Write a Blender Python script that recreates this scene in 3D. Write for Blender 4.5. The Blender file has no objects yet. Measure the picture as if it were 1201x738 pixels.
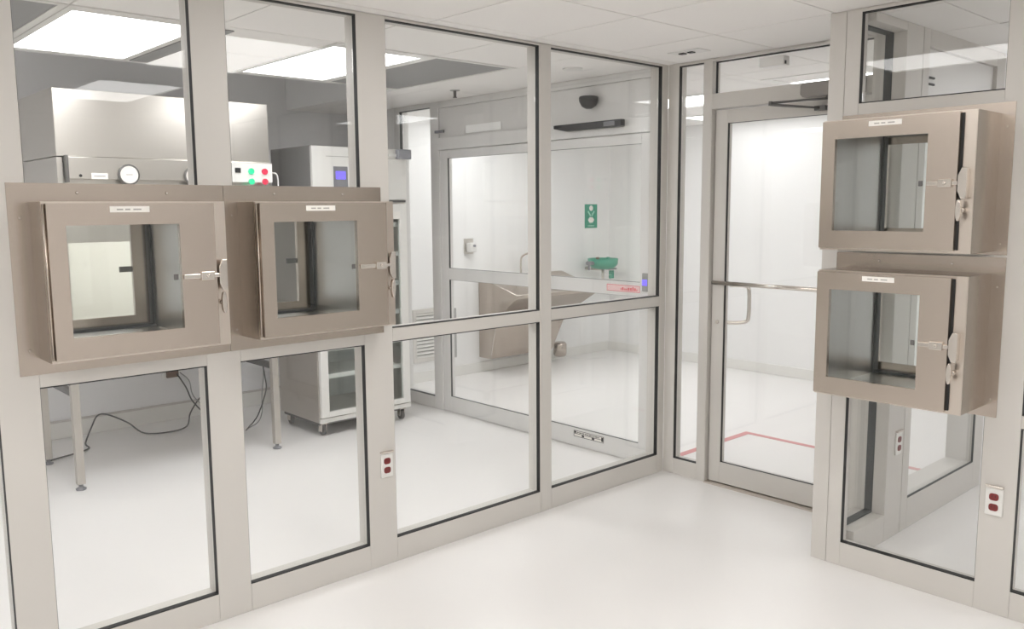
import bpy, bmesh, math, random
from mathutils import Vector, Matrix

sc = bpy.context.scene
COL = sc.collection
PI = math.pi

# ------------------------------------------------------------------ camera
cam_d = bpy.data.cameras.new('camera')
cam = bpy.data.objects.new('camera', cam_d)
COL.objects.link(cam)
_y, _p, _r = -0.8303, 0.1242, -0.0071
_f = Vector((math.sin(_y)*math.cos(_p), math.cos(_y)*math.cos(_p), -math.sin(_p)))
_rt = _f.cross(Vector((0, 0, 1))).normalized()
_up = _rt.cross(_f)
_r2 = math.cos(_r)*_rt + math.sin(_r)*_up
_u2 = -math.sin(_r)*_rt + math.cos(_r)*_up
M = Matrix(((_r2.x, _u2.x, -_f.x, 3.154), (_r2.y, _u2.y, -_f.y, -4.137), (_r2.z, _u2.z, -_f.z, 1.62), (0, 0, 0, 1)))
cam.matrix_world = M
cam_d.sensor_width = 36
cam_d.lens = 1000.67/1201*36
cam_d.clip_start = .05
sc.camera = cam

# ------------------------------------------------------------------ world, exposure
w = bpy.data.worlds.new('world'); sc.world = w; w.use_nodes = True
w.node_tree.nodes['Background'].inputs[0].default_value = (.8, .8, .8, 1)
w.node_tree.nodes['Background'].inputs[1].default_value = .3
sc.view_settings.view_transform = 'Standard'
sc.view_settings.look = 'None'
sc.view_settings.gamma = 1
sc.view_settings.exposure = 0.70
sc.cycles.max_bounces = 14
sc.cycles.diffuse_bounces = 7
sc.cycles.glossy_bounces = 6
sc.cycles.transparent_max_bounces = 40
sc.cycles.sample_clamp_indirect = 4
sc.cycles.use_denoising = True

LAMP = 4.2        # radiance of the room's ceiling light panels
LAMP_LAB = 5.2
LAMP_SCRUB = 4.4
LAMP_SCRUB_DIM = 2.1   # the panel close to the far wall is dimmer
LAMP_HALL = 4.6

# ------------------------------------------------------------------ materials
MATS = {}
def mat(name, col, rough=.5, metal=0, emis=None, es=0, coat=0, noise=None, bump=None, spec=.5, aniso=0):
    m = bpy.data.materials.new(name); m.use_nodes = True
    nt = m.node_tree; b = nt.nodes['Principled BSDF']
    b.inputs['Base Color'].default_value = (*col, 1)
    b.inputs['Roughness'].default_value = rough
    b.inputs['Metallic'].default_value = metal
    b.inputs['Specular IOR Level'].default_value = spec
    if coat:
        b.inputs['Coat Weight'].default_value = coat
        b.inputs['Coat Roughness'].default_value = .08
    if aniso: b.inputs['Anisotropic'].default_value = aniso
    if emis:
        b.inputs['Emission Color'].default_value = (*emis, 1)
        b.inputs['Emission Strength'].default_value = es
    if noise or bump:
        tc = nt.nodes.new('ShaderNodeTexCoord'); mp = nt.nodes.new('ShaderNodeMapping')
        nt.links.new(tc.outputs['Object'], mp.inputs['Vector'])
        n = nt.nodes.new('ShaderNodeTexNoise')
        nt.links.new(mp.outputs['Vector'], n.inputs['Vector'])
        sc_, detail, stretch, amt = noise or (20, 3, (1, 1, 1), 0)
        n.inputs['Scale'].default_value = sc_; n.inputs['Detail'].default_value = detail
        mp.inputs['Scale'].default_value = stretch
        if amt:
            mr = nt.nodes.new('ShaderNodeMapRange')
            mr.inputs['To Min'].default_value = 1-amt; mr.inputs['To Max'].default_value = 1+amt
            nt.links.new(n.outputs['Fac'], mr.inputs['Value'])
            mx = nt.nodes.new('ShaderNodeVectorMath'); mx.operation = 'SCALE'
            mx.inputs[0].default_value = col
            nt.links.new(mr.outputs['Result'], mx.inputs['Scale'])
            nt.links.new(mx.outputs['Vector'], b.inputs['Base Color'])
            mr2 = nt.nodes.new('ShaderNodeMapRange')
            mr2.inputs['To Min'].default_value = max(.02, rough-amt*.8); mr2.inputs['To Max'].default_value = rough+amt*.8
            nt.links.new(n.outputs['Fac'], mr2.inputs['Value'])
            nt.links.new(mr2.outputs['Result'], b.inputs['Roughness'])
        if bump:
            bp = nt.nodes.new('ShaderNodeBump'); bp.inputs['Strength'].default_value = bump; bp.inputs['Distance'].default_value = .002
            nt.links.new(n.outputs['Fac'], bp.inputs['Height'])
            nt.links.new(bp.outputs['Normal'], b.inputs['Normal'])
    MATS[name] = m
    return m

def glass(name, tint=(.975, .985, .98), ior=1.4):
    m = bpy.data.materials.new(name); m.use_nodes = True
    nt = m.node_tree; nt.nodes.clear()
    out = nt.nodes.new('ShaderNodeOutputMaterial'); mix = nt.nodes.new('ShaderNodeMixShader')
    tr = nt.nodes.new('ShaderNodeBsdfTransparent'); gl = nt.nodes.new('ShaderNodeBsdfGlossy')
    fr = nt.nodes.new('ShaderNodeFresnel')
    # same angle-dependent reflection on the back face as on the front one
    ge = nt.nodes.new('ShaderNodeNewGeometry'); mr = nt.nodes.new('ShaderNodeMapRange')
    mr.inputs['To Min'].default_value = ior; mr.inputs['To Max'].default_value = 1/ior
    nt.links.new(ge.outputs['Backfacing'], mr.inputs['Value']); nt.links.new(mr.outputs['Result'], fr.inputs['IOR'])
    tr.inputs[0].default_value = (*tint, 1); gl.inputs['Roughness'].default_value = 0.0
    gl.inputs['Color'].default_value = (1, 1, 1, 1)
    nt.links.new(fr.outputs[0], mix.inputs[0]); nt.links.new(tr.outputs[0], mix.inputs[1])
    nt.links.new(gl.outputs[0], mix.inputs[2]); nt.links.new(mix.outputs[0], out.inputs[0])
    MATS[name] = m
    return m

frame_m = mat('painted_aluminium', (.635, .61, .575), .38, noise=(3, 2, (1, 1, 1), .02))
frame_cool = mat('clear_anodised_aluminium', (.74, .73, .715), .35, .05, noise=(4, 2, (1, 1, .2), .03))
gasket_m = mat('black_rubber', (.018, .018, .018), .6)
gask_grey = mat('dark_rubber', (.05, .055, .055), .6)
wall_m = mat('white_wall_panel', (.88, .877, .87), .32, noise=(2, 2, (1, 1, 1), .012))
wall_grey = mat('grey_wall_panel', (.86, .86, .87), .38, noise=(2, 2, (1, 1, 1), .015))
plenum_m = mat('grey_plenum_panel', (.90, .90, .90), .45, noise=(2, 2, (1, 1, 1), .015))
floor_m = mat('epoxy_floor', (.86, .843, .83), .36, coat=.1, noise=(1.6, 4, (1, 1, 1), .02))
ceil_m = mat('ceiling_tile_board', (.91, .89, .87), .65, noise=(60, 3, (1, 1, 1), .012))
grid_m = mat('ceiling_grid_metal', (.58, .55, .53), .5)
steel = mat('brushed_stainless', (.51, .445, .39), .24, 1, noise=(14, 3, (14, 14, .6), .03))
steel_body_shaded = mat('stainless_body_shaded', (.43, .385, .34), .22, 1, noise=(14, 3, (14, 14, .6), .03))  # same steel, darkened: shade on the box sides put into the colour
steel_door_lit = mat('stainless_door_lit', (.56, .49, .43), .26, 1, noise=(14, 3, (14, 14, .6), .03))  # same steel, slightly lightened for the lit door faces
steel_face_lit = mat('stainless_face_lit', (.68, .61, .545), .28, 1)  # same steel, lightened: brightness of the front strip put into the colour
steel_in = mat('stainless_liner', (.60, .59, .565), .30, 1, noise=(10, 3, (1, 1, 12), .02))
steel_pol = mat('polished_stainless', (.70, .65, .60), .14, 1)
steel_cool = mat('cool_stainless', (.66, .63, .59), .33, 1, noise=(6, 2, (1, 6, .3), .012))
black_m = mat('black_plastic', (.02, .02, .022), .35)
grey_pl = mat('grey_plastic', (.22, .22, .24), .45)
dark_metal = mat('dark_grey_metal', (.16, .155, .15), .4, .5)
white_pl = mat('white_plastic', (.80, .79, .77), .35)
white_enamel = mat('white_enamel', (.80, .79, .76), .28)
label_m = mat('white_label', (.86, .83, .79), .5)
ink_m = mat('grey_ink', (.42, .40, .38), .6)
inkblack = mat('black_ink', (.03, .03, .03), .6)
red_m = mat('red_ink', (.75, .12, .14), .55)
pink_m = mat('pink_label_field', (.85, .62, .62), .5)
tape_m = mat('red_floor_tape', (.66, .27, .27), .35)
outlet_red = mat('red_receptacle', (.20, .025, .025), .35)
green_m = mat('green_plastic', (.03, .30, .20), .35)
green_sign = mat('green_sign_face', (.02, .30, .19), .45)
btn_green = mat('green_lens', (.02, .40, .20), .25, emis=(.05, 1, .45), es=.35)
btn_red = mat('red_lens', (.60, .03, .08), .25, emis=(1, .05, .12), es=.12)
blue_lcd = mat('blue_display', (.05, .04, .5), .3, emis=(.16, .12, 1), es=.9)
filter_m = mat('perforated_filter_grille', (.30, .30, .30), .6, noise=(300, 1, (1, 1, 1), .1))
brown_m = mat('brown_receptacle', (.16, .09, .06), .5)
cable_m = mat('grey_cable', (.055, .055, .055), .5)
cable_l = mat('light_grey_cable', (.28, .28, .28), .5)
lamp_m = mat('light_diffuser', (.9, .9, .9), .5, emis=(1, .985, .965), es=LAMP)
lamp_lab = mat('lab_light_diffuser', (.9, .9, .9), .5, emis=(.985, .99, 1), es=LAMP_LAB)
lamp_scrub = mat('scrub_light_diffuser', (.9, .9, .9), .5, emis=(.985, .99, 1), es=LAMP_SCRUB)
lamp_scrub_dim = mat('dim_scrub_light_diffuser', (.9, .9, .9), .5, emis=(.985, .99, 1), es=LAMP_SCRUB_DIM)
lamp_hall = mat('hall_light_diffuser', (.9, .9, .9), .5, emis=(.985, .99, 1), es=LAMP_HALL)
tube_m = mat('work_lamp_tube', (.9, .9, .9), .4, emis=(1, .98, .92), es=7)
glass_m = glass('clear_glass', (.99, .993, .99))
glass_box = glass('viewing_glass', (.975, .985, .98))
glass_fridge = glass('tinted_cabinet_glass', (.94, .96, .955))

# ------------------------------------------------------------------ mesh helpers
def bx(bm, x0, x1, y0, y1, z0, z1):
    xs = sorted((x0, x1)); ys = sorted((y0, y1)); zs = sorted((z0, z1))
    v = [bm.verts.new((x, y, z)) for x in xs for y in ys for z in zs]
    for f in ((0, 1, 3, 2), (4, 6, 7, 5), (0, 4, 5, 1), (2, 3, 7, 6), (0, 2, 6, 4), (1, 5, 7, 3)):
        bm.faces.new([v[i] for i in f])
    return v
def nbm(): return bmesh.new()
def boxm(*a):
    bm = nbm(); bx(bm, *a); return bm
def tube(bm, pts, r, n=8, caps=True):
    pts = [Vector(p) for p in pts]
    rs = r if isinstance(r, (list, tuple)) else [r]*len(pts)
    rings = []
    t0 = (pts[1]-pts[0]).normalized()
    ref = Vector((0, 0, 1)) if abs(t0.z) < .9 else Vector((1, 0, 0))
    nrm = t0.cross(ref).normalized()
    for i, p in enumerate(pts):
        t = (pts[min(i+1, len(pts)-1)]-pts[max(i-1, 0)]).normalized()
        nrm = (nrm - t*nrm.dot(t)).normalized()
        b = t.cross(nrm)
        rings.append([bm.verts.new(p + rs[i]*(math.cos(2*PI*k/n)*nrm + math.sin(2*PI*k/n)*b)) for k in range(n)])
    for i in range(len(rings)-1):
        for k in range(n):
            f = bm.faces.new((rings[i][k], rings[i][(k+1) % n], rings[i+1][(k+1) % n], rings[i+1][k])); f.smooth = True
    if caps:
        bm.faces.new(rings[0][::-1]); bm.faces.new(rings[-1])
def lathe(bm, prof, c, axis='Z', n=24):
    """prof: list of (radius, height along axis)"""
    c = Vector(c)
    def P(r, h, a):
        u, v = r*math.cos(a), r*math.sin(a)
        return c + (Vector((u, v, h)) if axis == 'Z' else Vector((h, u, v)) if axis == 'X' else Vector((u, h, v)))
    rings = [[bm.verts.new(P(r, h, 2*PI*k/n)) for k in range(n)] for r, h in prof]
    for i in range(len(rings)-1):
        for k in range(n):
            f = bm.faces.new((rings[i][k], rings[i][(k+1) % n], rings[i+1][(k+1) % n], rings[i+1][k])); f.smooth = True
    bm.faces.new(rings[0][::-1]); bm.faces.new(rings[-1])
def prism(bm, poly, axis, a, b):
    """extrude 2-D polygon along axis between a and b"""
    def P(u, v, h):
        return (h, u, v) if axis == 'X' else (u, h, v) if axis == 'Y' else (u, v, h)
    A = [bm.verts.new(P(u, v, a)) for u, v in poly]; B = [bm.verts.new(P(u, v, b)) for u, v in poly]
    n = len(poly)
    bm.faces.new(A); bm.faces.new(B[::-1])
    for i in range(n): bm.faces.new((A[i], B[i], B[(i+1) % n], A[(i+1) % n]))
def smooth_curve(pts, k=6):
    P = [Vector(p) for p in pts]; P = [P[0]*2-P[1]] + P + [P[-1]*2-P[-2]]
    out = []
    for i in range(1, len(P)-2):
        for j in range(k):
            t = j/k; a, b, c, d = P[i-1], P[i], P[i+1], P[i+2]
            out.append(.5*((2*b)+(c-a)*t+(2*a-5*b+4*c-d)*t*t+(3*b-a-3*c+d)*t**3))
    out.append(P[-2]); return out

def wloc(o):
    v = Vector(o.location)
    while o.parent: o = o.parent; v += Vector(o.location)
    return v
def obj(name, bm, m, parent=None, bevel=0, origin=None, seg=2):
    """link a bmesh built in world coordinates as ONE object whose origin is its bottom centre"""
    bmesh.ops.recalc_face_normals(bm, faces=bm.faces)
    vs = [v.co for v in bm.verts]
    if origin is None:
        mn = Vector([min(v[i] for v in vs) for i in range(3)]); mx = Vector([max(v[i] for v in vs) for i in range(3)])
        origin = Vector(((mn.x+mx.x)/2, (mn.y+mx.y)/2, mn.z))
    origin = Vector(origin)
    bmesh.ops.translate(bm, verts=bm.verts, vec=-origin)
    me = bpy.data.meshes.new(name); bm.to_mesh(me); bm.free()
    me.materials.append(m)
    o = bpy.data.objects.new(name, me); COL.objects.link(o)
    if parent is not None:
        o.parent = parent; o.location = origin - wloc(parent)
    else: o.location = origin
    if bevel:
        b = o.modifiers.new('edge', 'BEVEL'); b.width = bevel; b.segments = seg; b.limit_method = 'ANGLE'
    return o
def thing(name, label, cat, loc=(0, 0, 0), group=None, kind=None):
    o = bpy.data.objects.new(name, None); COL.objects.link(o); o.location = loc
    o.empty_display_size = .1
    if kind: o['kind'] = kind
    else:
        o['label'] = label; o['category'] = cat
    if group: o['group'] = group
    return o
def tag(o, label, cat, group=None):
    o['label'] = label; o['category'] = cat
    if group: o['group'] = group
    return o
def struct(o): o['kind'] = 'structure'; return o
def dup(root, label=None, group=None):
    def cp(o, p):
        c = o.copy(); COL.objects.link(c)
        if p is not None: c.parent = p
        for ch in list(o.children): cp(ch, c)
        return c
    r = cp(root, None)
    if label: r['label'] = label
    if group: r['group'] = group
    return r

# =================================================================== the setting
H = 2.44
struct(obj('floor', boxm(-3.45, 5.0, -5.6, 4.0, -.06, 0), floor_m))

# perimeter walls
struct(obj('wall_left_outer', boxm(-3.55, -3.45, -5.6, 0, 0, 3.1), wall_grey))
struct(obj('wall_left_scrub', boxm(-3.55, -3.25, 0, 3.22, 0, 3.1), wall_m))
struct(obj('wall_far', boxm(-3.55, 1.36, 3.22, 3.32, 0, 3.1), wall_m))
struct(obj('wall_far_hall', boxm(1.36, 5.1, 4.0, 4.1, 0, 3.1), wall_grey))
struct(obj('wall_right', boxm(5.0, 5.1, -5.6, 4.0, 0, 3.1), wall_m))
struct(obj('wall_back', boxm(-3.55, 5.1, -5.7, -5.6, 0, 3.1), wall_m))

def wallbox(spec, u0, u1, v0, v1, z0, z1):
    """u along the wall, v depth behind the front face"""
    if spec == 'left': return (-v0, -v1, u0, u1, z0, z1)
    if spec == 'front': return (u0, u1, v0, v1, z0, z1)
    if spec == 'right': return (u0, u1, -.553+v0, -.553+v1, z0, z1)
    if spec == 'return': return (1.435-v0, 1.435-v1, u0, u1, z0, z1)

def post(par, spec, u0, u1, d, z0=0, z1=H, m=None, v0=0, name='mullion'):
    return obj(name, boxm(*wallbox(spec, u0, u1, v0, d, z0, z1)), m or frame_m, par, .0025)
def rail(par, spec, u0, u1, d, z0, z1, m=None, v0=0, name='rail'):
    return obj(name, boxm(*wallbox(spec, u0, u1, v0, d, z0, z1)), m or frame_m, par, .0025)
def pane(par, spec, u0, u1, z0, z1, gv=.028, gw=.0012, g0=.003, gm=None, m=None):
    """glass with its gasket just in front of it; gw = width of the rubber lip"""
    p = obj('glass_pane', boxm(*wallbox(spec, u0+.001, u1-.001, gv, gv+.008, z0+.001, z1-.001)), m or glass_m, par)
    bm = nbm()
    hw = gw*3.5
    for a in ((u0, u0+gw, z0, z1), (u1-gw, u1, z0, z1), (u0+gw, u1-gw, z0, z0+hw), (u0+gw, u1-gw, z1-hw, z1)):
        bx(bm, *wallbox(spec, a[0], a[1], g0, gv, a[2], a[3]))
    obj('gasket', bm, gm or gasket_m, p)
    return p

# ---- left glass partition (between this room and the laboratory)
wl = thing('wall_left', None, None, (0, 0, 0), kind='structure')
D1 = .09
posts = [(-5.60, -5.50), (-4.76, -4.625), (-4.10, -4.02), (-3.533, -3.408), (-2.832, -2.697), (-2.126, -1.98), (-1.057, -.973), (-.057, 0)]
for a, b in posts: post(wl, 'left', a, b, D1)
obj('cover_strip', boxm(.0002, .004, -1.052, -1.019, .004, H-.004), frame_m, wl, .001)
for i in range(len(posts)-1):
    u0, u1 = posts[i][1], posts[i+1][0]
    boxed = i in (3, 4)
    rail(wl, 'left', u0, u1, D1, 0, .112)
    rail(wl, 'left', u0, u1, D1, 2.428, H)
    rail(wl, 'left', u0, u1, D1, 1.03, 1.089 if not boxed else 1.13)
    pane(wl, 'left', u0, u1, .112, 1.03)
    if boxed:
        rail(wl, 'left', u0, u1, D1, 1.652, 1.70)
        pane(wl, 'left', u0, u1, 1.70, 2.428)
    else:
        pane(wl, 'left', u0, u1, 1.089, 2.428)

# ---- far partition of this room: sidelight, door opening, transom
wf = thing('wall_front', None, None, (0, 0, 0), kind='structure')
D2 = .075
post(wf, 'front', 0, .075, D2)
post(wf, 'front', .244, .303, D2)
post(wf, 'front', 1.235, 1.285, D2)
rail(wf, 'front', .075, .244, D2, 0, .098)
rail(wf, 'front', .075, .244, D2, 2.425, H)
pane(wf, 'front', .075, .244, .098, 2.425, gv=.028)
rail(wf, 'front', .303, 1.235, D2, 2.162, 2.247)
rail(wf, 'front', .303, 1.235, D2, 2.425, H)
pane(wf, 'front', .303, 1.235, 2.247, 2.425, gv=.055, g0=.035)

# ---- near right partition (carries the two right-hand pass boxes)
wr = thing('wall_right_partition', None, None, (0, 0, 0), kind='structure')
D3 = .06
rp = [(1.354, 1.419), (1.985, 2.115), (2.83, 2.96), (3.70, 3.83), (4.60, 4.73), (4.95, 5.0)]
post(wr, 'right', 1.28, 1.3525, .10)
for a, b in rp: post(wr, 'right', a, b, D3)
for i in range(len(rp)-1):
    u0, u1 = rp[i][1], rp[i+1][0]
    rail(wr, 'right', u0, u1, D3, 0, .11)
    rail(wr, 'right', u0, u1, D3, 2.425, H)
    if i == 0:
        rail(wr, 'right', u0, u1, D3, .80, .838)
        rail(wr, 'right', u0, u1, D3, 1.345, 1.445)
        rail(wr, 'right', u0, u1, D3, 1.965, 2.049)
        pane(wr, 'right', u0, u1, .11, .80)
        pane(wr, 'right', u0, u1, 2.049, 2.425)
    else:
        rail(wr, 'right', u0, u1, D3, .767, .817)
        pane(wr, 'right', u0, u1, .11, .767)
        pane(wr, 'right', u0, u1, .817, 2.425)

# ---- return wall seen behind the near right partition
wj = thing('wall_return', None, None, (0, 0, 0), kind='structure')
DJ = .155
rail(wj, 'return', -.453, -.14, DJ, 0, .135, frame_m)
rail(wj, 'return', -.453, -.14, DJ, 2.40, H, frame_m)
pane(wj, 'return', -.453, -.14, .135, 2.40, gv=.10, g0=.062, gw=.002, gm=gask_grey)
post(wj, 'return', -.14, .036, DJ, m=frame_m)
post(wj, 'return', .042, .115, DJ, m=frame_m)
post(wj, 'return', 1.0, 1.12, DJ, m=frame_m)
rail(wj, 'return', .115, 1.0, DJ, 0, .158, frame_m)
rail(wj, 'return', .115, 1.0, DJ, 2.36, H, frame_m)
rail(wj, 'return', .115, 1.0, DJ, 2.05, 2.12, frame_m)
pane(wj, 'return', .115, 1.0, .158, 2.05, gv=.014, gm=gask_grey)
obj('transom_panel', boxm(*wallbox('return', .117, .998, .02, DJ-.02, 2.122, 2.358)), frame_cool, wj)
for k in range(2):
    obj('vent_slot', boxm(*wallbox('return', .115, .215, .012, .0199, 2.19+.03*k, 2.199+.03*k)), gask_grey, wj)
rail(wj, 'return', 1.12, 3.22, DJ, 0, H, wall_m, name='wall_panel')

# ---- laboratory end partition with the automatic sliding door
we = thing('wall_front_laboratory', None, None, (0, 0, 0), kind='structure')
D4 = .09
obj('wall_panel', boxm(-3.45, -2.80, 0, .09, 0, H), wall_m, we)
post(we, 'front', -2.80, -2.725, D4, m=frame_cool)
post(we, 'front', -2.31, -2.205, D4, m=frame_cool)
post(we, 'front', -.118, -.091, D4, m=frame_cool)
rail(we, 'front', -2.725, -2.31, D4, 0, .10, frame_cool)
rail(we, 'front', -2.725, -2.31, D4, 2.405, H, frame_cool)
pane(we, 'front', -2.725, -2.31, .10, 2.405, gm=gask_grey, gv=.03)
rail(we, 'front', -2.205, -.118, D4, 2.39, H, frame_cool)
rail(we, 'front', -2.205, -.118, D4, 2.07, 2.16, frame_cool, v0=-.02, name='operator_header')
obj('transom_panel', boxm(-2.203, -.12, .012, .07, 2.162, 2.388), frame_cool, we)

obj('reflection_strip', boxm(-1.88, -1.49, .008, .0119, 2.180, 2.236), mat('painted_reflection_white', (.95, .95, .94), .3), we)  # lamp reflection on the transom, painted as a white strip
obj('bracket', boxm(-2.235, -2.13, -.015, 0, 2.20, 2.22), grey_pl, we)
# ---- the sliding door: two leaves
def slide_leaf(u0, u1, parent, v0=.012):
    st = .088
    for a, b in ((u0, u0+st), (u1-st, u1)):
        obj('stile', boxm(a, b, v0, v0+.045, 0.004, 2.066), frame_cool, parent, .002)
    for z0, z1 in ((.004, .128), (1.065, 1.155), (2.005, 2.066)):
        obj('leaf_rail', boxm(u0+st, u1-st, v0, v0+.045, z0, z1), frame_cool, parent, .002)
    for z0, z1 in ((.128, 1.065), (1.155, 2.005)):
        p = obj('glass_pane', boxm(u0+st+.001, u1-st-.001, v0+.018, v0+.026, z0+.001, z1-.001), glass_m, parent)
        bm = nbm(); g = .0015
        a, b = u0+st, u1-st
        for q in ((a, a+g, z0, z1), (b-g, b, z0, z1), (a+g, b-g, z0, z0+g), (a+g, b-g, z1-g, z1)):
            bx(bm, q[0], q[1], v0+.003, v0+.018, q[2], q[3])
        obj('gasket', bm, gask_grey, p)
d2 = thing('door_2', None, None, (-1.66, .03, 0), kind='structure'); slide_leaf(-2.203, -1.12, d2)
d3 = thing('door_3', None, None, (-.62, .03, 0), kind='structure'); slide_leaf(-1.116, -.12, d3)

# ---- hinged glass door of this room
d1 = thing('door_1', None, None, (.77, .06, 0), kind='structure')
u0, u1, st, v0 = .313, 1.232, .078, .028
for a, b in ((u0, u0+st), (u1-st, u1)): obj('stile', boxm(a, b, v0, v0+.045, .012, 2.155), frame_m, d1, .002)
for z0, z1 in ((.012, .135), (2.082, 2.155)): obj('leaf_rail', boxm(u0+st, u1-st, v0, v0+.045, z0, z1), frame_m, d1, .002)
p = obj('glass_pane', boxm(u0+st+.001, u1-st-.001, v0+.02, v0+.028, .136, 2.081), glass_m, d1)
bm = nbm(); g = .0015
for q in ((u0+st, u0+st+g, .135, 2.082), (u1-st-g, u1-st, .135, 2.082), (u0+st+g, u1-st-g, .135, .135+g), (u0+st+g, u1-st-g, 2.082-g, 2.082)):
    bx(bm, q[0], q[1], v0+.003, v0+.02, q[2], q[3])
obj('gasket', bm, gasket_m, p)
bm = nbm(); tube(bm, [(u0+.02, v0-.028, 1.188), (u1-.02, v0-.028, 1.188)], .012, 12)
for x in (u0+.035, u1-.035): tube(bm, [(x, v0-.028, 1.188), (x, v0, 1.188)], .009, 10)
obj('push_bar', bm, steel_pol, d1)
bm = nbm(); yb = v0+.045
tube(bm, smooth_curve([(.405, yb, 1.172), (.43, yb+.03, 1.172), (.478, yb+.055, 1.165), (.494, yb+.055, 1.13), (.494, yb+.055, 1.0), (.478, yb+.055, .965), (.43, yb+.03, .955), (.375, yb, .955)], 5), .011, 10)
obj('pull_handle', bm, steel_pol, d1)
bm = nbm(); lathe(bm, [(.012, -.004), (.012, 0)], (.352, v0, .96), 'Y', 14); obj('lock_cylinder', bm, steel_pol, d1)
struct(obj('trim_1', boxm(.305, 1.233, -.01, .085, 0, .009), steel_pol))

# ---- skirting
def skirt(name, *a):
    struct(obj(name, boxm(*a), white_enamel, None, .004))
skirt('baseboard_left', -3.45, -3.432, -5.6, 0, 0, .118)
skirt('baseboard_left_scrub', -3.25, -3.238, .09, 3.208, 0, .10)
skirt('baseboard_far', -3.25, 1.28, 3.208, 3.22, 0, .10)
skirt('baseboard_right', 4.988, 5.0, -5.6, -.56, 0, .10)
skirt('baseboard_back', .0, 5.0, -5.6, -5.588, 0, .10)
struct(obj('trim_2', boxm(-3.45, -3.428, -5.6, 0, .118, .132), grid_m))

# ---- ceilings: tiles in a grid, with light panels and filter grilles let in
def tiles(name, x0, x1, y0, y1, gx, gy, holes, z=H):
    """one ceiling: backing + grid + each tile a part. gx, gy = a grid line; pitch .61"""
    c = thing(name, None, None, ((x0+x1)/2, (y0+y1)/2, z), kind='structure')
    obj('backing_board', boxm(x0, x1, y0, y1, z+.055, z+.075), grid_m, c)
    P = .6096
    xs = sorted({x0, x1} | {gx+P*k for k in range(-20, 21) if x0+.03 < gx+P*k < x1-.03})
    ys = sorted({y0, y1} | {gy+P*k for k in range(-20, 21) if y0+.03 < gy+P*k < y1-.03})
    cache = {}
    bm = nbm()
    gw = .007
    def covered(a, b):
        return any(h[0]-.01 < a < h[1]+.01 and h[2]-.01 < b < h[3]+.01 for h in holes)
    for i in range(len(xs)-1):
        for j in range(len(ys)-1):
            a0, a1, b0, b1 = xs[i], xs[i+1], ys[j], ys[j+1]
            if covered((a0+a1)/2, (b0+b1)/2): continue
            bx(bm, a0, a1, b0, b1, z+.006, z+.010)
            w_, d_ = round(a1-a0-gw, 4), round(b1-b0-gw, 4)
            if (w_, d_) not in cache:
                t = nbm(); bx(t, -w_/2, w_/2, -d_/2, d_/2, 0, .004)
                me = bpy.data.meshes.new('ceiling_tile'); bmesh.ops.recalc_face_normals(t, faces=t.faces); t.to_mesh(me); t.free()
                me.materials.append(ceil_m); cache[(w_, d_)] = me
            o = bpy.data.objects.new('ceiling_tile', cache[(w_, d_)]); COL.objects.link(o)
            o.parent = c; o.location = Vector(((a0+a1)/2, (b0+b1)/2, z+.0005)) - Vector(c.location)
    obj('grid', bm, grid_m, c)
    return c
P6 = .6096
LAMPS = {
 'room': [(.69, 1.909, -2.37, -1.76), (2.52, 3.739, -2.37, -1.76), (.69, 1.909, -4.81, -4.20), (2.52, 3.739, -4.81, -4.20), (2.52, 3.739, -3.59, -2.98)],  # last panel is out of view, added to brighten the room
 'lab': [(-1.859, -.64, -3.05, -2.44), (-1.859, -.64, -1.83, -1.22), (-1.859, -.64, -4.88, -4.27)],
 'scrub': [(-1.80, -.581, 1.22, 1.83), (.03, 1.249, .93, 1.54), (-1.80, -.581, 2.44, 3.05), (-3.02, -1.80, .61, 1.22)],
 'hall': [(3.0, 4.22, .22, .83), (1.9, 3.12, 2.0, 2.61)],
}
tiles('ceiling', 0.0, 5.0, -5.6, -.553, .69, -1.76, LAMPS['room'])
tiles('ceiling_nook', 0, 1.28, -.553, 0, .69, -1.76, [])
FILT_LAB = [(-1.859, -.64, -3.66, -3.05), (-1.859, -.64, -1.22, -.61)]
tiles('ceiling_laboratory', -1.859, 0.0, -5.6, -.61, -.64, -.61, LAMPS['lab']+FILT_LAB)
struct(obj('ceiling_laboratory_end', boxm(-3.45, 0, -.61, 0, H, H+.06), ceil_m))
tiles('ceiling_scrub', -3.25, 1.28, .0, 3.22, -.581, 1.22, LAMPS['scrub'])
FILT_HALL = [(1.69, 2.909, .22, .83)]
tiles('ceiling_hall', 1.28, 5.0, -.553, 4.0, 1.69, .22, LAMPS['hall']+FILT_HALL)
# raised, unlit bay of the laboratory ceiling above the cabinets
struct(obj('ceiling_bay', boxm(-3.45, -1.859, -5.6, -.61, 2.78, 3.06), plenum_m))
struct(obj('trim_3', boxm(-1.875, -1.861, -5.6, -.625, H, 2.78), plenum_m))
struct(obj('trim_4', boxm(-3.45, -1.861, -.624, -.61, H, 2.78), plenum_m))
struct(obj('roof_slab', boxm(-3.55, 5.1, -5.7, 4.1, 3.1, 3.16), grid_m))

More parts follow.
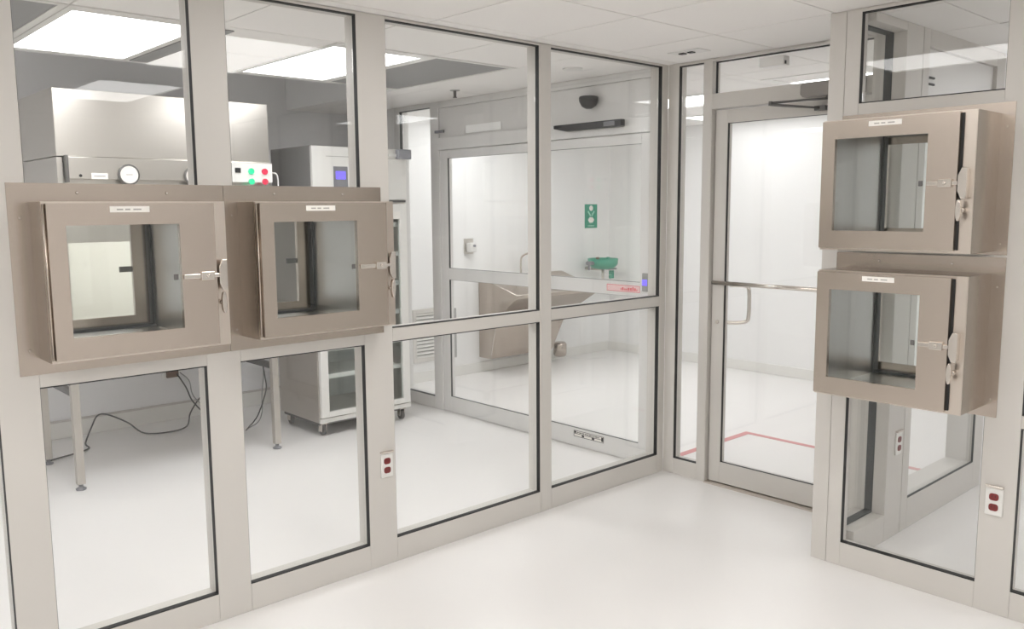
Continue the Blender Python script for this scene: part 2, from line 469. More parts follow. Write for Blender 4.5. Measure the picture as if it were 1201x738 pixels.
# =================================================================== ceiling light panels
def light_panel(r, m, label, cat='light', inset=(.06, .04), group=None):
    x0, x1, y0, y1 = r
    t = thing('ceiling_light', label, cat, ((x0+x1)/2, (y0+y1)/2, H), group)
    ix, iy = inset
    bm = nbm()
    for q in ((x0, x1, y0, y0+iy), (x0, x1, y1-iy, y1), (x0, x0+ix, y0+iy, y1-iy), (x1-ix, x1, y0+iy, y1-iy)):
        bx(bm, q[0]+.002 if q[0] == x0 else q[0], q[1]-.002 if q[1] == x1 else q[1], q[2]+.002 if q[2] == y0 else q[2], q[3]-.002 if q[3] == y1 else q[3], H-.004, H+.05)
    obj('frame', bm, white_enamel, t)
    obj('diffuser', boxm(x0+ix, x1-ix, y0+iy, y1-iy, H+.004, H+.012), m, t)
    return t
rl = ['flush ceiling light panel whose reflection lies across the near right window', 'flush ceiling light panel mirrored in the first pane above the left pass box',
      'flush ceiling light panel behind the camera on the left', 'flush ceiling light panel behind the camera on the right', 'added flush ceiling light panel, out of view above the camera']
for r, l in zip(LAMPS['room'], rl): light_panel(r, lamp_m, l)
ll = ['bright ceiling light panel of the laboratory seen top left above the steel hood',
      'bright ceiling light panel of the laboratory over the white refrigerator, cut by a post',
      'ceiling light panel of the laboratory beyond the left edge of the picture']
for r, l in zip(LAMPS['lab'], ll): light_panel(r, lamp_lab, l, inset=(.09, .035))
sl = ['scrub room ceiling light behind the narrow sidelight', 'scrub room ceiling light seen through the transom by the door closer',
      'scrub room ceiling light deeper in the room behind the narrow sidelight', 'scrub room ceiling light above the scrub sink']
for r, l in zip(LAMPS['scrub'], sl): light_panel(r, lamp_scrub_dim if r[3] > 3 else lamp_scrub, l)
hl = ['hallway ceiling light to the right behind the near right partition', 'hallway ceiling light further down the hall']
for r, l in zip(LAMPS['hall'], hl): light_panel(r, lamp_hall, l)

def filter_panel(r, label):
    x0, x1, y0, y1 = r
    t = thing('ceiling_filter', label, 'air vent', ((x0+x1)/2, (y0+y1)/2, H))
    bm = nbm(); i = .035
    for q in ((x0+.002, x1-.002, y0+.002, y0+i), (x0+.002, x1-.002, y1-i, y1-.002), (x0+.002, x0+i, y0+i, y1-i), (x1-i, x1-.002, y0+i, y1-i)):
        bx(bm, *q, H-.003, H+.04)
    obj('frame', bm, white_enamel, t)
    obj('grille', boxm(x0+i, x1-i, y0+i, y1-i, H+.002, H+.008), filter_m, t)
filter_panel(FILT_LAB[0], 'grey perforated filter panel in the ceiling, top left corner of the picture')
filter_panel(FILT_LAB[1], 'grey perforated filter panel in the laboratory ceiling above the sliding door')
filter_panel(FILT_HALL[0], 'grey filter panel in the hallway ceiling behind the near right partition')
t = thing('slot_diffuser', 'narrow grey slot diffuser in the ceiling right of the laboratory light', 'air vent', (-1.25, -2.385, H-.02))
obj('grille', boxm(-1.80, -.70, -2.432, -2.335, H-.006, H-.001), filter_m, t)

# =================================================================== pass-through boxes
def pass_box(label, w=.602, h=.522, front=.15, tun=(.045, .53), flange=(-.063, .06, -.053, .062), back=.33, strip=.045):
    """local frame: x along the wall (hinge left, latch right), y into the wall (front is -y), z up from body bottom"""
    t = thing('pass_box', label, 'pass box', (0, 0, 0), 'stainless pass boxes')
    f0, f1, f2, f3 = flange
    # wall flange with an opening for the body
    bm = nbm()
    e = .0045
    for q in ((f0, 0, f2, h+f3), (w, w+f1, f2, h+f3), (0, w, f2, 0), (0, w, h, h+f3)):
        bx(bm, q[0], q[1], -e, 0, q[2], q[3])
    fl = obj('wall_flange', bm, steel, t)
    for sx, sz in [(q, z) for q in (f0*.45, w+f1*.45) for z in (.03, h*.9)] + [(w*.25, h+f3*.5), (w*.75, h+f3*.5)]:
        bm = nbm(); lathe(bm, [(.0055, -e-.0005), (.004, -e-.003)], (sx, 0, sz), 'Y', 10)
        obj('screw', bm, steel_pol, fl)
    # body: front shell, open at the front
    x0, x1 = .012, w-strip-.012
    bm = nbm(); th = .010
    for q in ((0, th, 0, h), (w-th, w, 0, h), (th, w-th, 0, th), (th, w-th, h-th, h)):
        bx(bm, q[0], q[1], -front+.0062, 0, q[2], q[3])
    obj('body', bm, steel_body_shaded, t, .0015)
    # face frame
    bm = nbm()
    zz0, zz1 = .03, h-.03
    for q in ((0, tun[0], 0, h), (tun[1]-.03, w, 0, h), (tun[0], tun[1]-.03, 0, zz0), (tun[0], tun[1]-.03, zz1, h)):
        bx(bm, q[0], q[1], -front, -front+.006, q[2], q[3])
    obj('face_frame', bm, steel_face_lit, t)
    # liner tunnel through the wall
    bm = nbm(); a, b = tun; th = .004
    b = b-.03
    for q in ((a, a+th, zz0, zz1), (b-th, b, zz0, zz1), (a+th, b-th, zz0, zz0+th), (a+th, b-th, zz1-th, zz1)):
        bx(bm, q[0], q[1], -front+.006, back, q[2], q[3])
    obj('liner', bm, steel_in, t)
    th_l = th
    # rear shell and rear door
    bm = nbm()
    A, B = tun[0]-.006, tun[1]
    for q in ((A-.0, a, .01, h-.01), (b, B, .01, h-.01), (a, b, .01, zz0), (a, b, zz1, h-.01)):
        bx(bm, q[0], q[1], .10, back, q[2], q[3])
    obj('rear_shell', bm, steel, t)
    wx0, wx1, wz0, wz1 = .062, .425, .08, .445
    def leaf(xa, xb, za, zb, y0, y1, nm, par):
        bm = nbm()
        for q in ((xa, wx0, za, zb), (wx1, xb, za, zb), (wx0, wx1, za, wz0), (wx0, wx1, wz1, zb)):
            bx(bm, q[0], q[1], y0, y1, q[2], q[3])
        bmesh.ops.remove_doubles(bm, verts=bm.verts, dist=.0001)
        d = obj(nm, bm, steel_door_lit, par)
        ym = (y0+y1)/2
        obj('window', boxm(wx0+.0005, wx1-.0005, ym-.003, ym+.003, wz0+.0005, wz1-.0005), glass_box, d)
        return d
    wx0, wx1 = tun[0]+.014, .430
    rd = leaf(A, B, .012, h-.012, back+.002, back+.022, 'rear_door', t)
    bm = nbm(); bx(bm, .388, .445, back+.022, back+.034, h*.5-.010, h*.5+.012); obj('rear_latch', bm, dark_metal, rd)
    bm = nbm(); ga, gb, gz0_, gz1_, gt = a+th_l, b-th_l, zz0+th_l, zz1-th_l, .011
    for q in ((ga, ga+gt, gz0_, gz1_), (gb-gt, gb, gz0_, gz1_), (ga+gt, gb-gt, gz0_, gz0_+gt), (ga+gt, gb-gt, gz1_-gt, gz1_)):
        bx(bm, q[0], q[1], back-.030, back+.0015, q[2], q[3])
    obj('rear_gasket', bm, gask_grey, rd)
    # front door
    wx0, wx1 = .062, .425
    dx0, dx1 = .008, w-strip-.006
    yf = -front-.026
    d = leaf(dx0, dx1, .010, h-.006, yf, yf+.020, 'door', t)
    # gasket as a dark ring behind the leaf
    bm = nbm(); g0, g1 = yf+.020, -front
    for q in ((dx0+.004, dx0+.018, .014, h-.010), (dx1-.014, dx1+(.008 if front > .2 else 0), .014, h-.010), (dx0+.018, dx1-.014, .014, .026), (dx0+.018, dx1-.014, h-.022, h-.010)):
        bx(bm, q[0], q[1], g0, g1, q[2], q[3])
    obj('gasket', bm, gasket_m, d)
    # piano hinge down the left edge
    bm = nbm(); tube(bm, [(dx0-.004, yf+.018, .012), (dx0-.004, yf+.018, h-.008)], .0045, 8)
    obj('hinge', bm, steel, d)
    # paper label above the window
    lx = dx0+.19
    pl = obj('label_plate', boxm(lx, lx+.128, yf-.0012, yf, h-.036, h-.016), label_m, d)
    bm = nbm(); x = lx+.022
    for wd in (.020, .003, .016, .006, .026):
        if wd > .006: bx(bm, x, x+wd, yf-.0017, yf-.0012, h-.029, h-.024)
        x += wd+.002
    obj('print', bm, ink_m, pl)
    # latch: strap across the door, clamp at its edge, keeper on the strip, knob below
    zl = h*.495
    l = thing('latch', '', '', (0, 0, 0)); del l['label']; del l['category']
    l.parent = t; l.location = (dx1-.05, yf, zl)
    bm = nbm(); bx(bm, max(wx1+.004, dx1-.135), dx1-.055, yf-.008, yf, zl-.0075, zl+.0095)
    obj('strap', bm, steel_pol, l, .002)
    obj('strap_tip', boxm(wx1-.028, wx1-.012, yf+.001, yf+.006, zl-.008, zl+.012), dark_metal, l, .002)
    bm = nbm(); bx(bm, dx1-.062, dx1-.014, yf-.014, yf, zl-.014, zl+.016)
    bx(bm, dx1-.014, dx1+.006, yf-.010, yf-.002, zl-.006, zl+.008)
    lathe(bm, [(.006, -.019), (.006, -.013)], (dx1-.038, yf, zl+.001), 'Y', 10)
    obj('clamp', bm, steel_pol, l, .002)
    bm = nbm(); xs = dx1+.006
    prism(bm, [(xs, zl-.028), (xs, zl+.028), (xs+.012, zl+.056), (xs+.030, zl+.056), (xs+.030, zl-.056), (xs+.012, zl-.056)], 'Y', -front-.034, -front-.026)
    bx(bm, xs+.022, xs+.030, -front-.026, -front, zl-.05, zl+.05)
    obj('keeper', bm, steel_pol, l, .0015)
    bm = nbm(); zk = zl-.098
    lathe(bm, [(.010, -.030), (.010, 0)], (xs+.012, -front, zk), 'Y', 12)
    obj('knob_stem', bm, steel_pol, l)
    bm = nbm()
    prism(bm, [(xs+.010+.009*math.cos(a*PI/8), zk+.040*math.sin(a*PI/8)) for a in range(16)], 'Y', -front-.046, -front-.030)
    obj('knob', bm, steel_pol, l, .002)
    return t

def place(t, loc, rz):
    t.location = loc; t.rotation_euler = (0, 0, rz)
# wall_left boxes: local -y must face +X  => rotate +90 deg ; local x -> +Y
b1 = pass_box('first stainless pass box from the left, on the left partition under the hood', w=.602)
place(b1, (0.0, -3.402, 1.129), PI/2)
b2 = pass_box('second stainless pass box from the left, in front of the white refrigerator', w=.619, flange=(-.053, .037, -.053, .062), tun=(.03, .53), strip=.045)
place(b2, (0.0, -2.684, 1.129), PI/2)
b3 = pass_box('upper stainless pass box of the two on the near right partition', w=.585, front=.24, tun=(.045, .53), flange=(-.042, .048, -.012, .04), back=.22, strip=.045)
place(b3, (1.395, -.553, 1.440), 0)
b4 = pass_box('lower stainless pass box of the two on the near right partition', w=.585, front=.24, tun=(.045, .53), flange=(-.042, .048, -.04, .062), back=.22, strip=.045)
place(b4, (1.395, -.553, .835), 0)

# =================================================================== power outlets
def outlet(label, loc, rz):
    t = thing('power_outlet', label, 'power outlet', (0, 0, 0), 'red duplex outlets on the posts')
    bm = nbm(); bx(bm, -.032, .032, -.008, 0, -.056, .056); obj('plate', bm, white_enamel, t, .003)
    bm = nbm(); bx(bm, -.033, .033, -.015, 0, .0565, .066); obj('top_lip', bm, steel_pol, t, .002)
    for z in (.020, -.022):
        bm = nbm()
        prism(bm, [(.017*max(-1, min(1, 1.12*math.cos(a*PI/10))), z+.0155*max(-.9, min(.9, math.sin(a*PI/10)*1.05))) for a in range(20)], 'Y', -.011, -.008)
        r = obj('receptacle', bm, outlet_red, t)
        bm = nbm()
        for sx in (-.006, .006): bx(bm, sx-.001, sx+.001, -.0114, -.011, z-.001, z+.006)
        obj('slots', bm, black_m, r)
    t.location = loc; t.rotation_euler = (0, 0, rz)
    return t
outlet('duplex outlet with two dark red sockets on the left partition, right of the pass boxes', (0, -2.032, .470), PI/2)
outlet('duplex outlet with two dark red sockets on the post at the right picture edge', (2.040, -.553, .460), 0)
outlet('duplex outlet with dark red sockets seen through glass below the lower right pass box', (1.435, -.03, .472), PI/2)

# =================================================================== door hardware
t = thing('door_closer', 'grey overhead door closer with folded arm above the glass door', 'door closer', (1.0, -.03, 2.16))
bm = nbm(); prism(bm, [(.87, 2.182), (.885, 2.166), (1.19, 2.166), (1.19, 2.238), (.885, 2.238), (.87, 2.226)], 'Y', -.058, -.001)
obj('housing', bm, grey_pl if False else mat('closer_grey', (.30, .28, .265), .45, .3), t, .003)
bm = nbm(); tube(bm, [(1.02, -.045, 2.166), (1.02, -.045, 2.146)], .013, 12); obj('pivot', bm, dark_metal, t)
bm = nbm(); tube(bm, [(1.02, -.05, 2.15), (.73, -.10, 2.15)], .006, 8); tube(bm, [(.73, -.10, 2.158), (.73, -.10, 2.136)], .010, 10); obj('main_arm', bm, dark_metal, t)
bm = nbm(); tube(bm, [(.73, -.10, 2.142), (.80, -.085, 2.131), (.955, -.008, 2.112)], [.008, .007, .005], 8); obj('link_arm', bm, dark_metal, t)
bm = nbm(); bx(bm, .925, .985, -.012, .027, 2.10, 2.124); obj('arm_shoe', bm, dark_metal, t, .002)
t = thing('presence_sensor', 'small white box sensor on the transom glass above the door', 'sensor', (.67, .03, 2.345))
obj('housing', boxm(.60, .742, -.005, .0545, 2.352, 2.402), white_pl, t, .004)
obj('lens', boxm(.7425, .7445, .005, .02, 2.358, 2.375), black_m, t)
t = thing('ceiling_sensor', 'small ceiling plate with two dark slots near the corner', 'sensor', (.33, -.275, H-.01))
obj('plate', boxm(.24, .44, -.33, -.22, H-.004, H), white_pl, t, .001)
for x in (.285, .34): obj('slot', boxm(x, x+.033, -.292, -.262, H-.0095, H-.004), black_m, t)

# =================================================================== sliding door fittings
t = thing('dome_sensor', 'black dome sensor above the sliding door', 'sensor', (-.60, -.04, 2.24))
bm = nbm(); lathe(bm, [(.058, .075), (.062, .065), (.060, .045), (.045, .015), (.02, .0)], (-.60, -.035, 2.243), 'Z', 24); obj('dome', bm, black_m, t)
obj('mount', boxm(-.64, -.56, -.035, .012, 2.305, 2.318), black_m, t)
t = thing('sensor_bar', 'long black motion sensor bar above the sliding door', 'sensor', (-.6, -.035, 2.10))
bm = nbm(); prism(bm, [(-.89, 2.156), (-.31, 2.156), (-.31, 2.112), (-.78, 2.112), (-.89, 2.134)], 'Y', -.060, -.021)
obj('housing', bm, black_m, t, .004)
obj('lens_window', boxm(-.45, -.36, -.0625, -.060, 2.12, 2.148), grey_pl, t)
t = thing('warning_sticker', 'red and white warning sticker on the sliding door crossbar', 'sticker', (-.30, .0115, 1.08))
obj('sticker_field', boxm(-.475, -.205, .0105, .0118, 1.090, 1.132), pink_m, t)
bm = nbm()
for q in ((-.475, -.205, 1.129, 1.132), (-.475, -.205, 1.090, 1.093), (-.475, -.472, 1.093, 1.129), (-.208, -.205, 1.093, 1.129)): bx(bm, q[0], q[1], .0095, .0105, q[2], q[3])
random.seed(3); x = -.36
while x < -.225:
    ww = random.choice((.006, .009, .012)); bx(bm, x, x+ww, .0095, .0105, 1.099, 1.099+random.choice((.018, .024, .012))); x += ww+.006
obj('print', bm, red_m, t)
t = thing('safety_sticker', 'black and white safety sticker on the bottom rail of the sliding door', 'sticker', (-.62, .0115, .07))
obj('sticker_field', boxm(-.765, -.495, .0108, .0118, .070, .112), label_m, t)
bm = nbm()
for q in ((-.765, -.495, .109, .112), (-.765, -.495, .089, .092), (-.765, -.495, .070, .073), (-.765, -.762, .07, .112), (-.498, -.495, .07, .112), (-.76, -.742, .094, .107), (-.515, -.50, .078, .106), (-.69, -.67, .075, .088), (-.60, -.578, .075, .088)): bx(bm, q[0], q[1], .0095, .0108, q[2], q[3])
x = -.735
while x < -.53:
    ww = random.choice((.008, .014, .02)); bx(bm, x, x+ww, .0095, .0108, .097, .103); x += ww+.006
obj('print', bm, inkblack, t)
t = thing('touch_switch', 'grey touch switch with blue light at the end of the sliding door crossbar', 'switch', (-.135, .0, 1.10))
obj('plate', boxm(-.178, -.124, -.004, .0118, 1.105, 1.215), mat('switch_grey', (.30, .30, .28), .45), t, .002)
obj('light', boxm(-.174, -.138, -.0065, -.004, 1.140, 1.176), blue_lcd, t)

# =================================================================== laboratory: flow hood on its stand
hd = thing('flow_hood', 'large stainless flow cabinet with round gauges on legs, top left', 'flow hood', (-2.46, -2.12, 0))
X0, X1, Y0, Y1 = -2.84, -2.10, -2.755, -1.478
bm = nbm()
obj('upper_case', boxm(X0, X1, Y0, Y1, 1.925, 2.30), steel_cool, hd, .004)
bm = nbm()
th = .03
bx(bm, X0, X0+th, Y0, Y1, .70, 1.92); bx(bm, X0+th, X1, Y0, Y0+th, .70, 1.92); bx(bm, X0+th, X1, Y1-th, Y1, .70, 1.92)
bx(bm, X0+th, X1, Y0+th, Y1-th, .70, .90); bx(bm, X1-.03, X1, Y0+th, Y1-th, 1.44, 1.80)
obj('lower_case', bm, steel_cool, hd)
bm = nbm(); bx(bm, X0+.032, X0+.04, Y0+.032, Y1-.032, .902, 1.9); bx(bm, X0+.04, X1-.04, Y0+.032, Y0+.04, .902, 1.9); bx(bm, X0+.04, X1-.04, Y1-.04, Y1-.032, .902, 1.9)
bx(bm, X0+.04, X1-.02, Y0+.04, Y1-.04, .902, .908); bx(bm, X0+.04, X1-.04, Y0+.04, Y1-.04, 1.55, 1.56)
obj('work_chamber', bm, white_enamel, hd)
bm = nbm(); tube(bm, [(-2.35, Y0+.08, 1.53), (-2.35, Y1-.08, 1.53)], .018, 10); obj('lamp_tube', bm, tube_m, hd)
cp = obj('control_panel', boxm(X1-.02, X1+.035, Y0+.05, Y1, 1.80, 1.922), steel_cool, hd, .003)
obj('end_bracket', boxm(X1-.0, X1+.045, Y0+.035, Y0+.049, 1.78, 1.93), dark_metal, hd)
xp = X1+.035
for y, z in ((-2.385, 1.828), (-2.002, 1.828)):
    g = thing('gauge', '', '', (xp, y, z)); del g['label']; del g['category']; g.parent = hd; g.location = Vector((xp, y, z))-Vector(hd.location)
    bm = nbm(); lathe(bm, [(.060, 0), (.060, .012), (.052, .018), (.050, .012)], (xp, y, z), 'X', 28); obj('bezel', bm, dark_metal, g)
    bm = nbm(); lathe(bm, [(.050, .0125), (.050, .0155)], (xp, y, z), 'X', 28); obj('dial', bm, label_m, g)
    bm = nbm(); bx(bm, xp+.0155, xp+.0165, y-.018, y+.018, z-.002, z+.002); obj('scale_print', bm, ink_m, g)
pl = obj('name_plate', boxm(xp, xp+.002, -2.588, -2.500, 1.800, 1.834), label_m, hd)
obj('print', boxm(xp+.002, xp+.0026, -2.575, -2.513, 1.814, 1.820), ink_m, pl)
bm = nbm(); lathe(bm, [(.009, 0), (.007, .008)], (xp, -2.645, 1.818), 'X', 12); obj('key_switch', bm, black_m, hd)
bp = obj('button_plate', boxm(xp, xp+.004, -1.765, -1.482, 1.795, 1.915), white_enamel, hd, .001)
for y in (-1.628, -1.535):
    for z in (1.865, 1.800):
        bm = nbm(); lathe(bm, [(.020, .004), (.020, .012), (.015, .016), (.015, .010)], (xp, y, z), 'X', 18); bz = obj('button', bm, btn_green if y < -1.6 else btn_red, hd)
bm = nbm(); bx(bm, xp+.004, xp+.012, -1.735, -1.70, 1.855, 1.885); obj('rocker_switch', bm, black_m, hd, .001)
bm = nbm(); tube(bm, smooth_curve([(xp-.01, -1.478, 1.86), (xp, -1.45, 1.85), (xp-.01, -1.435, 1.80), (xp-.02, -1.435, 1.70)], 6), .005, 8); obj('conduit', bm, white_pl, hd)
LM = mat('stand_leg_metal', (.52, .49, .45), .35, .7)
for x in (X1-.025, X0+.025):
    for y in (-2.742, -1.495):
        l = obj('leg', boxm(x-.022, x+.022, y-.022, y+.022, .035, .70), LM, hd, .002)
        bm = nbm(); lathe(bm, [(.028, 0), (.030, .008), (.012, .018), (.012, .036)], (x, y, 0), 'Z', 16); obj('foot', bm, grey_pl, l)
for y in (-2.742, -1.495): obj('side_rail', boxm(X0+.047, X1-.047, y-.012, y+.012, .550, .592), dark_metal, hd, .002)

# =================================================================== laboratory refrigerator
fr = thing('refrigerator', 'tall white and stainless laboratory refrigerator with glass door on casters', 'refrigerator', (-2.45, -.745, 0))
FX0, FX1, FY0, FY1 = -2.745, -2.175, -1.14, -.355
obj('cabinet_top', boxm(FX0, FX1, FY0, FY1, 1.68, 2.058), wall_grey if False else mat('fridge_grey_side', (.34, .335, .33), .4, .35), fr, .003)
bm = nbm(); th = .03
bx(bm, FX0, FX0+th, FY0, FY1, .10, 1.678); bx(bm, FX0+th, FX1, FY0, FY0+th, .10, 1.678); bx(bm, FX0+th, FX1, FY1-th, FY1, .10, 1.678)
bx(bm, FX0+th, FX1, FY0+th, FY1-th, .10, .15); bx(bm, FX0+th, FX1, FY0+th, FY1-th, 1.65, 1.678)
obj('cabinet_body', bm, mat('warm_steel_side', (.64, .60, .56), .30, .85, noise=(10, 2, (1, 1, .4), .05)), fr)
obj('head_panel', boxm(FX1, FX1+.028, FY0, FY1, 1.685, 2.056), white_enamel, fr, .003)
obj('panel_seam', boxm(FX1+.028, FX1+.0285, -1.03, -.42, 1.985, 1.989), ink_m, fr)
ds = obj('display', boxm(FX1+.028, FX1+.031, -.975, -.862, 1.76, 1.918), grey_pl, fr)
obj('screen', boxm(FX1+.031, FX1+.0325, -.957, -.880, 1.83, 1.885), blue_lcd, ds)
obj('base_skirt', boxm(FX0+.02, FX1-.03, FY0+.015, FY1-.015, .075, .099), dark_metal, fr)
obj('kick_rail', boxm(FX1, FX1+.02, FY0, FY1, .10, .132), white_enamel, fr)
obj('vent_slot', boxm(FX1+.028, FX1+.034, -.56, -.37, 1.668, 1.684), dark_metal, fr)
dr = thing('glass_door', '', '', (FX1, (FY0+FY1)/2, .14)); del dr['label']; del dr['category']; dr.parent = fr; dr.location = Vector((FX1+.02, (FY0+FY1)/2, .14))-Vector(fr.location)
bm = nbm(); a0, a1, b0, b1 = FY0+.008, FY1-.008, .14, 1.655
for q in ((a0, a0+.062, b0, b1), (a1-.062, a1, b0, b1), (a0+.062, a1-.062, b0, b0+.04), (a0+.062, a1-.062, b1-.10, b1)):
    bx(bm, FX1+.003, FX1+.035, *q)
obj('door_frame', bm, white_enamel, dr, .003)
obj('door_glass', boxm(FX1+.014, FX1+.022, a0+.064, a1-.064, b0+.042, b1-.102), glass_fridge, dr)
obj('door_gasket', boxm(FX1-.004, FX1+.002, a1-.05, a1-.002, b0, b1), gask_grey, dr)
obj('door_label', boxm(FX1+.035, FX1+.037, -.50, -.425, 1.545, 1.60), label_m, dr)
for z in (.42, .62, .84, 1.06, 1.28, 1.50):
    bm = nbm(); bx(bm, FX0+.06, FX1-.03, FY0+.035, FY1-.035, z, z+.008); bx(bm, FX1-.035, FX1-.02, FY0+.035, FY1-.035, z-.012, z+.022)
    obj('shelf', bm, white_enamel, fr)
obj('back_liner', boxm(FX0+.031, FX0+.036, FY0+.031, FY1-.031, .152, 1.648), mat('fridge_liner', (.74, .78, .78), .5), fr)
bm = nbm(); bx(bm, FX1+.028, FX1+.075, -.45, -.335, 1.985, 2.055); obj('door_monitor', bm, mat('monitor_grey', (.30, .31, .34), .4), fr, .006)
bm = nbm(); bx(bm, FX1+.028, FX1+.05, -.52, -.455, 2.0, 2.02); obj('monitor_bracket', bm, white_pl, fr)
for x in (FX0+.06, FX1-.04):
    for y in (FY0+.05, FY1-.05):
        bm = nbm(); bx(bm, x-.03, x+.03, y-.025, y+.025, .085, .10); bx(bm, x-.02, x+.02, y-.022, y-.016, .03, .085); bx(bm, x-.02, x+.02, y+.016, y+.022, .03, .085)
        cs = obj('caster', bm, steel_pol, fr)
        bm = nbm(); lathe(bm, [(.030, -.013), (.036, -.010), (.036, .010), (.030, .013)], (x, y, .036), 'Y', 18); obj('caster_wheel', bm, dark_metal, cs)

# =================================================================== cables and socket behind the stand
t = thing('wall_socket', 'brown wall socket above the skirting behind the hood stand', 'socket', (-3.44, -1.68, .34))
obj('plate', boxm(-3.45, -3.444, -1.76, -1.62, .325, .415), wall_m, t, .001)
obj('socket', boxm(-3.444, -3.42, -1.735, -1.645, .335, .40), brown_m, t, .003)
def cable(name, pts, r, m, label):
    bm = nbm(); tube(bm, smooth_curve(pts, 6), r, 7); return tag(obj(name, bm, m), label, 'cable')
cable('power_cable', [(-3.425, -1.66, .362), (-3.36, -1.62, .26), (-3.33, -1.58, .14), (-3.2, -1.50, .02), (-3.05, -1.42, .008)], .0055, cable_m, 'dark power cable running down from the brown wall socket')
cable('power_cable', [(-3.36, -1.46, .20), (-3.36, -1.53, .14), (-3.30, -1.62, .06), (-3.12, -1.72, .012), (-3.05, -1.86, .008), (-3.12, -2.03, .014), (-3.25, -2.10, .08), (-3.38, -2.20, .135), (-3.37, -2.27, .14), (-3.30, -2.33, .09), (-3.16, -2.42, .008), (-2.98, -2.46, .008), (-2.87, -2.72, .007)], .0055, cable_m, 'long dark cable looping along the skirting behind the hood legs')
cable('power_cable', [(-3.41, -1.64, .37), (-3.34, -1.60, .31), (-3.34, -1.57, .18), (-3.22, -1.49, .07), (-3.1, -1.42, .008)], .004, cable_l, 'thin light grey cable beside the brown wall socket')
cable('power_cable', [(-2.42, -1.45, .64), (-2.36, -1.45, .47), (-2.345, -1.45, .38), (-2.40, -1.45, .28), (-2.45, -1.45, .21), (-2.53, -1.45, .125), (-2.70, -1.45, .008)], .0045, cable_m, 'dark cable hanging beside the right leg of the hood stand')
cable('power_cable', [(-2.46, -1.40, .62), (-2.48, -1.40, .45), (-2.52, -1.40, .30), (-2.53, -1.40, .17), (-2.60, -1.40, .08), (-2.76, -1.40, .006)], .0035, cable_l, 'thin grey cable hanging behind the right leg of the hood stand')

# =================================================================== scrub room
sk = thing('scrub_sink', 'stainless wall-hung scrub sink with sloping front behind the sliding door', 'sink', (-3.0, 1.95, .15))
SW = -3.25
# basin: lofted trough (deep at the back, low front rim)
def loft(bm, A, B):
    a = [bm.verts.new(p) for p in A]; b = [bm.verts.new(p) for p in B]; n = len(a)
    bm.faces.new(a); bm.faces.new(b[::-1])
    for i in range(n): bm.faces.new((a[i], b[i], b[(i+1) % n], a[(i+1) % n]))
bm = nbm()
ya, yb = 1.27, 2.42
prof = [(SW+.002, .95), (SW+.03, .95), (-2.70, .80), (-2.70, .765), (-2.98, .56), (SW+.002, .56)]
yt = lambda x, z: 0 if z > .6 else -.10
A = [(x, ya, z) for x, z in prof]; B = [(x, yb+yt(x, z), z) for x, z in prof]
loft(bm, A, B)
obj('basin', bm, steel, sk, .004)
bm = nbm()
prof2 = [(SW+.002, .559), (-2.98, .559), (-3.08, .15), (SW+.002, .15)]
loft(bm, [(x, ya, z) for x, z in prof2], [(x, 2.25-(.12 if z < .2 else 0), z) for x, z in prof2])
obj('apron', bm, steel, sk, .004)
bm = nbm(); tube(bm, [(SW+.03, ya-.004, .954), (-2.698, ya-.004, .803), (-2.694, yb, .803)], .008, 8); obj('rim', bm, steel_pol, sk)
bm = nbm(); tube(bm, [(-3.07, ya-.002, .16), (-2.975, ya-.002, .56)], .006, 6); obj('seam', bm, steel_pol, sk)
bm = nbm(); lathe(bm, [(.055, 0), (.07, .02), (.07, .13), (.055, .15)], (-3.09, 2.255, .06), 'Z', 18); obj('drain_trap', bm, steel, sk)
bm = nbm(); tube(bm, smooth_curve([(-3.19, 1.79, .93), (-3.19, 1.79, 1.09), (-3.17, 1.80, 1.14), (-3.10, 1.82, 1.165), (-3.04, 1.83, 1.14), (-3.03, 1.83, 1.10)], 5), .010, 10); obj('faucet', bm, steel_pol, sk)

t = thing('soap_dispenser', 'small white and grey wall dispenser left of the scrub sink', 'dispenser', (-3.2, 1.13, 1.19))
obj('back_plate', boxm(-3.25, -3.235, 1.09, 1.20, 1.18, 1.33), steel_cool, t, .002)
obj('body', boxm(-3.235, -3.16, 1.11, 1.185, 1.20, 1.29), white_pl, t, .01)
bm = nbm(); tube(bm, [(-3.165, 1.147, 1.262), (-3.145, 1.147, 1.262)], .012, 12); obj('button', bm, grey_pl, t)
t = thing('wall_bumper', 'grey vertical bumper strip low on the wall left of the scrub sink', 'wall bumper', (-3.235, .945, .19))
obj('strip', boxm(-3.25, -3.22, .925, .965, .19, .67), mat('bumper_grey', (.42, .42, .41), .5), t, .004)
t = thing('wall_grille', 'white louvred return air grille low on the wall beside the refrigerator', 'air vent', (-3.23, .60, .19))
bm = nbm(); gy0, gy1, gz0, gz1 = .455, .80, .19, .69
for q in ((gy0, gy0+.04, gz0, gz1), (gy1-.04, gy1, gz0, gz1), (gy0+.04, gy1-.04, gz0, gz0+.04), (gy0+.04, gy1-.04, gz1-.04, gz1)): bx(bm, -3.25, -3.225, *q)
obj('frame', bm, frame_m, t, .002)
obj('back', boxm(-3.2499, -3.246, gy0+.041, gy1-.041, gz0+.041, gz1-.041), mat('grille_back', (.40, .40, .39), .6), t)
n = 13
for k in range(n):
    z = gz0+.048+(gz1-gz0-.10)*k/(n-1)
    bm = nbm(); prism(bm, [(-3.245, z+.012), (-3.243, z+.015), (-3.226, z-.004), (-3.228, z-.007)], 'Y', gy0+.0405, gy1-.0405); obj('louvre', bm, white_enamel, t)

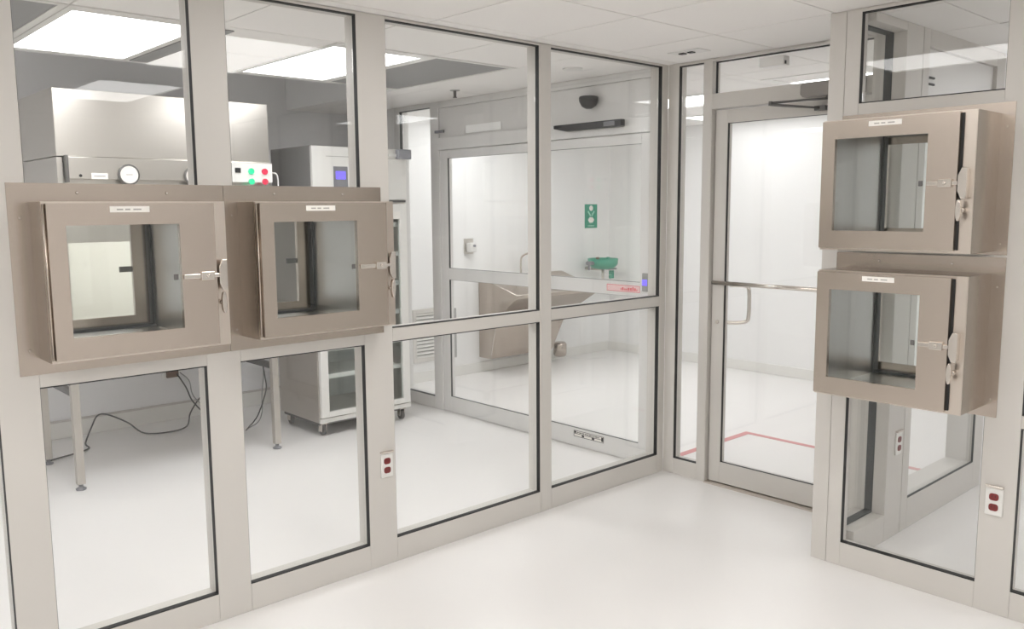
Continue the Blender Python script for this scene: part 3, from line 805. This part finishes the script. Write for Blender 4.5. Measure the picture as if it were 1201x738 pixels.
t = thing('eyewash_sign', 'green emergency eyewash sign with white pictogram on the wall', 'sign', (-3.245, 2.91, 1.39))
obj('plate', boxm(-3.25, -3.246, 2.805, 3.005, 1.395, 1.655), green_sign, t)
bm = nbm()
lathe(bm, [(.030, .004), (.030, .005)], (-3.25, 2.905, 1.612), 'X', 20)
obj('shower_head_symbol', bm, label_m, t)
bm = nbm()
for s in (-1, 1): prism(bm, [(2.905+s*.060, 1.575), (2.905+s*.042, 1.585), (2.905+s*.004, 1.535), (2.905+s*.014, 1.520)], 'X', -3.246, -3.245)
obj('spray_symbol', bm, mat('pale_green_ink', (.35, .68, .55), .5), t)
bm = nbm(); prism(bm, [(2.905+.050*math.cos(a*PI/3), 1.483+.034*math.sin(a*PI/3)) for a in range(6)], 'X', -3.246, -3.245); obj('face_symbol', bm, label_m, t)
bm = nbm()
for k in range(6): bx(bm, -3.246, -3.245, 2.855+k*.017, 2.855+k*.017+.011, 1.412, 1.426)
obj('caption', bm, MATS['pale_green_ink'], t)

ew = thing('eyewash_station', 'green eyewash bowl on a wall bracket below the green sign', 'eyewash', (-3.1, 2.83, .80))
cx, cy, cz = -3.02, 2.85, .985
bm = nbm(); lathe(bm, [(.03, -.035), (.12, -.02), (.160, .02), (.166, .085), (.158, .085), (.148, .03), (.03, -.01)], (cx, cy, cz), 'Z', 28); obj('bowl', bm, green_m, ew)
bm = nbm(); tube(bm, [(-3.25, cy-.02, cz-.03), (cx, cy-.02, cz-.03)], .018, 10); tube(bm, [(cx, cy, cz-.0), (cx, cy, cz-.17), (cx-.10, cy, cz-.19), (-3.25, cy, cz-.19)], .016, 10); obj('pipework', bm, steel_cool, ew)
bm = nbm(); tube(bm, [(cx, cy-.16, cz+.04), (cx, cy-.25, cz+.045)], .022, 10); tube(bm, [(cx, cy-.22, cz+.045), (cx, cy-.22, cz-.03)], .012, 8); obj('valve', bm, grey_pl, ew)
for s in (-1, 1):
    bm = nbm(); lathe(bm, [(.018, 0), (.022, .02), (.015, .035)], (cx+.03*s, cy+.05*s, cz+.065), 'Z', 12); obj('spray_nozzle', bm, brown_m if s < 0 else green_m, ew)
bm = nbm(); bx(bm, cx+.05, cx+.065, cy+.035, cy+.115, cz-.135, cz-.045); obj('push_paddle', bm, green_m, ew, .012)
bm = nbm(); bx(bm, cx, cx+.07, cy+.03, cy+.15, cz-.038, cz-.025); obj('paddle_bracket', bm, grey_pl, ew)

t = thing('floor_marking', 'red tape line forming a corner on the floor behind the glass door', 'floor tape', (0, 1, 0))
obj('tape_strip', boxm(-.155, -.105, .30, 1.13, .0005, .0022), tape_m, t)
obj('tape_strip', boxm(-.155, 1.28, 1.13, 1.175, .0005, .0022), tape_m, t)

# sprinklers
def sprinkler(x, y, label):
    t = thing('sprinkler', label, 'sprinkler', (x, y, H-.07))
    bm = nbm(); lathe(bm, [(.035, -.004), (.035, 0)], (x, y, H), 'Z', 18); obj('escutcheon', bm, mat('escutcheon_grey', (.40, .40, .39), .5), t)
    bm = nbm(); lathe(bm, [(.010, -.045), (.012, -.004)], (x, y, H), 'Z', 10); obj('stem', bm, dark_metal, t)
    bm = nbm(); lathe(bm, [(.014, -.052), (.014, -.046)], (x, y, H), 'Z', 14); obj('deflector', bm, dark_metal, t)
sprinkler(-1.62, -.30, 'pendent sprinkler on the laboratory ceiling before the sliding door')
t = thing('ceiling_plate', 'flat round cover plate on the laboratory ceiling near the corner', 'sprinkler', (-.44, -.35, H-.01))
bm = nbm(); lathe(bm, [(.055, -.008), (.06, 0)], (-.44, -.35, H), 'Z', 24); obj('plate', bm, white_pl, t)
